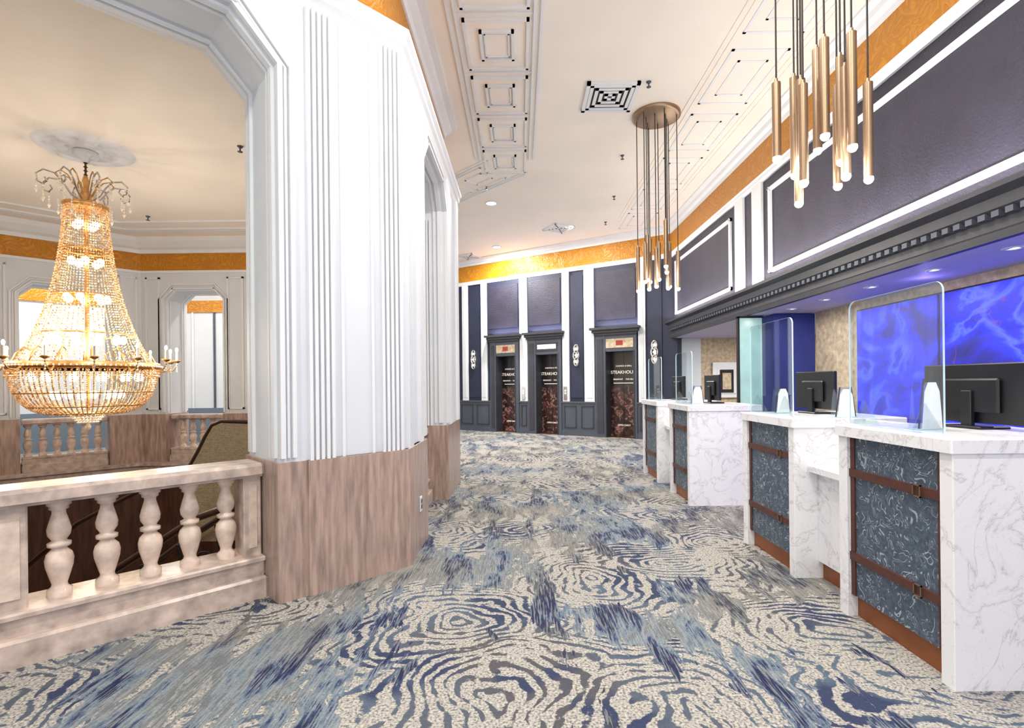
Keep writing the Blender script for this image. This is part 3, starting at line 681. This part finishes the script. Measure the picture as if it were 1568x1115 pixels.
# ------------------------------------------------------------------ reception desks
def pod(b_,y0,y1,x0=1.93,x1=2.72):
    th=.075
    b_.cbox(x0,x1,y0,y0+th,0,1.07,.004,'marble'); b_.cbox(x0,x1,y1-th,y1,0,1.07,.004,'marble')
    b_.cbox(x0-.015,x1+.01,y0-.012,y1+.012,1.065,1.13,.006,'marble')
    b_.box(x0+.03,x0+.07,y0+th,y1-th,.13,1.066,'squig'); b_.box(x1-.03,x1,y0+th,y1-th,.1,1.066,'slate')
    b_.box(x0+.022,x0+.03,y0+th,y0+th+.035,.13,1.066,'leather'); b_.box(x0+.022,x0+.03,y1-th-.035,y1-th,.13,1.066,'leather')
    for z in (.34,.83):
        b_.box(x0+.014,x0+.03,y0+th,y1-th,z,z+.045,'leather')
        yb=y0+th+.12; 
        for c_ in ((yb,yb+.05,z-.008,z-.002),(yb,yb+.05,z+.047,z+.053),(yb,yb+.006,z-.008,z+.053),(yb+.044,yb+.05,z-.008,z+.053)): b_.box(x0+.006,x0+.014,*c_,'brass')
    b_.box(x0+.06,x0+.1,y0+th,y1-th,0,.13,'gplinth')
def conn(b_,y0,y1,x0=1.93):
    b_.cbox(x0+.17,x0+.2,y0,y1,.12,.76,.002,'marble'); b_.cbox(x0+.1,x0+.77,y0,y1,.755,.80,.005,'marble')
    b_.cbox(x0+.5,x0+.56,y0,y1,.8,1.12,.004,'marble'); b_.box(x0+.2,x0+.24,y0,y1,0,.12,'gplinth')
d1=MB(); pod(d1,2.25,3.06); conn(d1,3.06,3.56); pod(d1,3.56,4.38); d1.build('reception_desk')
d1=MB(); pod(d1,5.65,6.4,1.89,2.7); conn(d1,6.4,6.95,1.89); pod(d1,6.95,7.8,1.89,2.7); d1.build('reception_desk')
def rr(y0,y1,z0,z1,r_,n=6):
    p=[]
    for cy_,cz,a in ((y1-r_,z1-r_,0),(y0+r_,z1-r_,90)):
        for q in range(n+1):
            t_=math.radians(a+90*q/n); p.append((cy_+r_*math.cos(t_),cz+r_*math.sin(t_)))
    return p+[(y0,z0),(y1,z0)]
def shield(x,y0,y1,z1):
    s_=MB(); s_.yzprism(rr(y0,y1,1.135,z1,.05),x,x+.010,'acr','acre')
    for y in (y0+.12,y1-.12):
        s_.xzprism([(x-.06,1.132),(x+.1,1.132),(x+.01,1.28),(x,1.28)],y-.004,y+.004,'acr')
    s_.build('acrylic_shield')
shield(2.0,2.38,3.06,1.87); shield(2.0,3.70,4.38,1.87); shield(1.96,5.75,6.35,1.75); shield(1.96,7.0,7.7,1.75)
def holder(x,y,h=.26,wd=.16,ang=.5):
    Mx=Matrix.Translation((x,y,1.132))@Matrix.Rotation(ang,4,'Z'); s_=MB(Mx)
    s_.xzprism([(-wd/2,0.004),(wd/2,0.004),(wd*.36,h*.8),(wd*.18,h),(-wd*.18,h),(-wd*.36,h*.8)],-.020,-.016,'paper')
    s_.xzprism([(-wd*.62,0),(wd*.62,0),(wd*.36,h*1.08),(-wd*.36,h*1.08)],-.012,-.008,'acr')
    s_.xzprism([(-wd*.5,0.004),(wd*.5,0.004),(wd*.3,h),(-wd*.3,h)],.05,.054,'acr')
    for sg in (-1,1): s_.xzprism([(sg*wd*.62,0),(sg*wd*.58,0),(sg*wd*.32,h*1.08),(sg*wd*.36,h*1.08)],-.014,-.007,'slated')
    s_.box(-wd*.62,wd*.62,-.024,.06,0,.004,'acre'); s_.build('acrylic_sign_holder')
holder(2.19,2.70,.25,.15,.3); holder(2.33,3.62,.2,.14,.2); holder(2.17,4.18,.2,.12,.2); holder(2.14,6.1,.2,.14,.2)
def monitor(x,y0,y1,z0=1.2,h=.32,rot=0):
    c_=(y0+y1)/2;w_=(y1-y0)/2
    m_=MB(Matrix.Translation((x,c_,0))@Matrix.Rotation(rot,4,'Z'))
    m_.cbox(-.012,.02,-w_,w_,z0,z0+h,.006,'black'); m_.cbox(-.035,-.012,-w_*.55,w_*.55,z0+.06,z0+h*.75,.01,'black')
    m_.box(.02,.022,-w_+.012,w_-.012,z0+.015,z0+h-.012,'dark')
    m_.cbox(-.05,-.02,-.03,.03,1.14,z0+h*.55,.005,'black'); m_.cbox(-.08,.1,-.11,.11,1.131,1.145,.005,'black')
    m_.box(-.038,-.035,-.02,.02,z0+h*.45,z0+h*.5,'chrome')
    m_.build('computer_monitor')
monitor(2.48,2.46,3.05,1.16,.32,.08); monitor(2.40,3.86,4.34,1.17,.30,.06); monitor(2.36,6.0,6.38,1.17,.31,.1); monitor(2.36,7.3,7.74,1.17,.31,.1)
downlight((-6,11.4,LC),.12,140,(1,.93,.84)); downlight((-9.8,9.9,LC),.12,140,(1,.93,.84))  # ceiling lamps added to lighten the dim hall behind the rotunda
# ------------------------------------------------------------------ world, camera
wd=bpy.data.worlds.new('world'); scene.world=wd; wd.use_nodes=True
bg=wd.node_tree.nodes['Background']; bg.inputs[0].default_value=(.98,.99,1,1); bg.inputs[1].default_value=1.32
cam=bpy.data.cameras.new('camera'); co=bpy.data.objects.new('camera',cam); scene.collection.objects.link(co)
cam.sensor_width=36; cam.lens=770/1568*36; cam.shift_x=-13/1568; cam.shift_y=29.5/1568; cam.clip_start=.05
co.matrix_world=Matrix.Translation((0,0,1.4))@Matrix.Rotation(math.radians(90),4,'X')@Matrix.Rotation(math.radians(-.6),4,'Z')
scene.camera=co
scene.view_settings.view_transform='Standard'; scene.view_settings.exposure=0
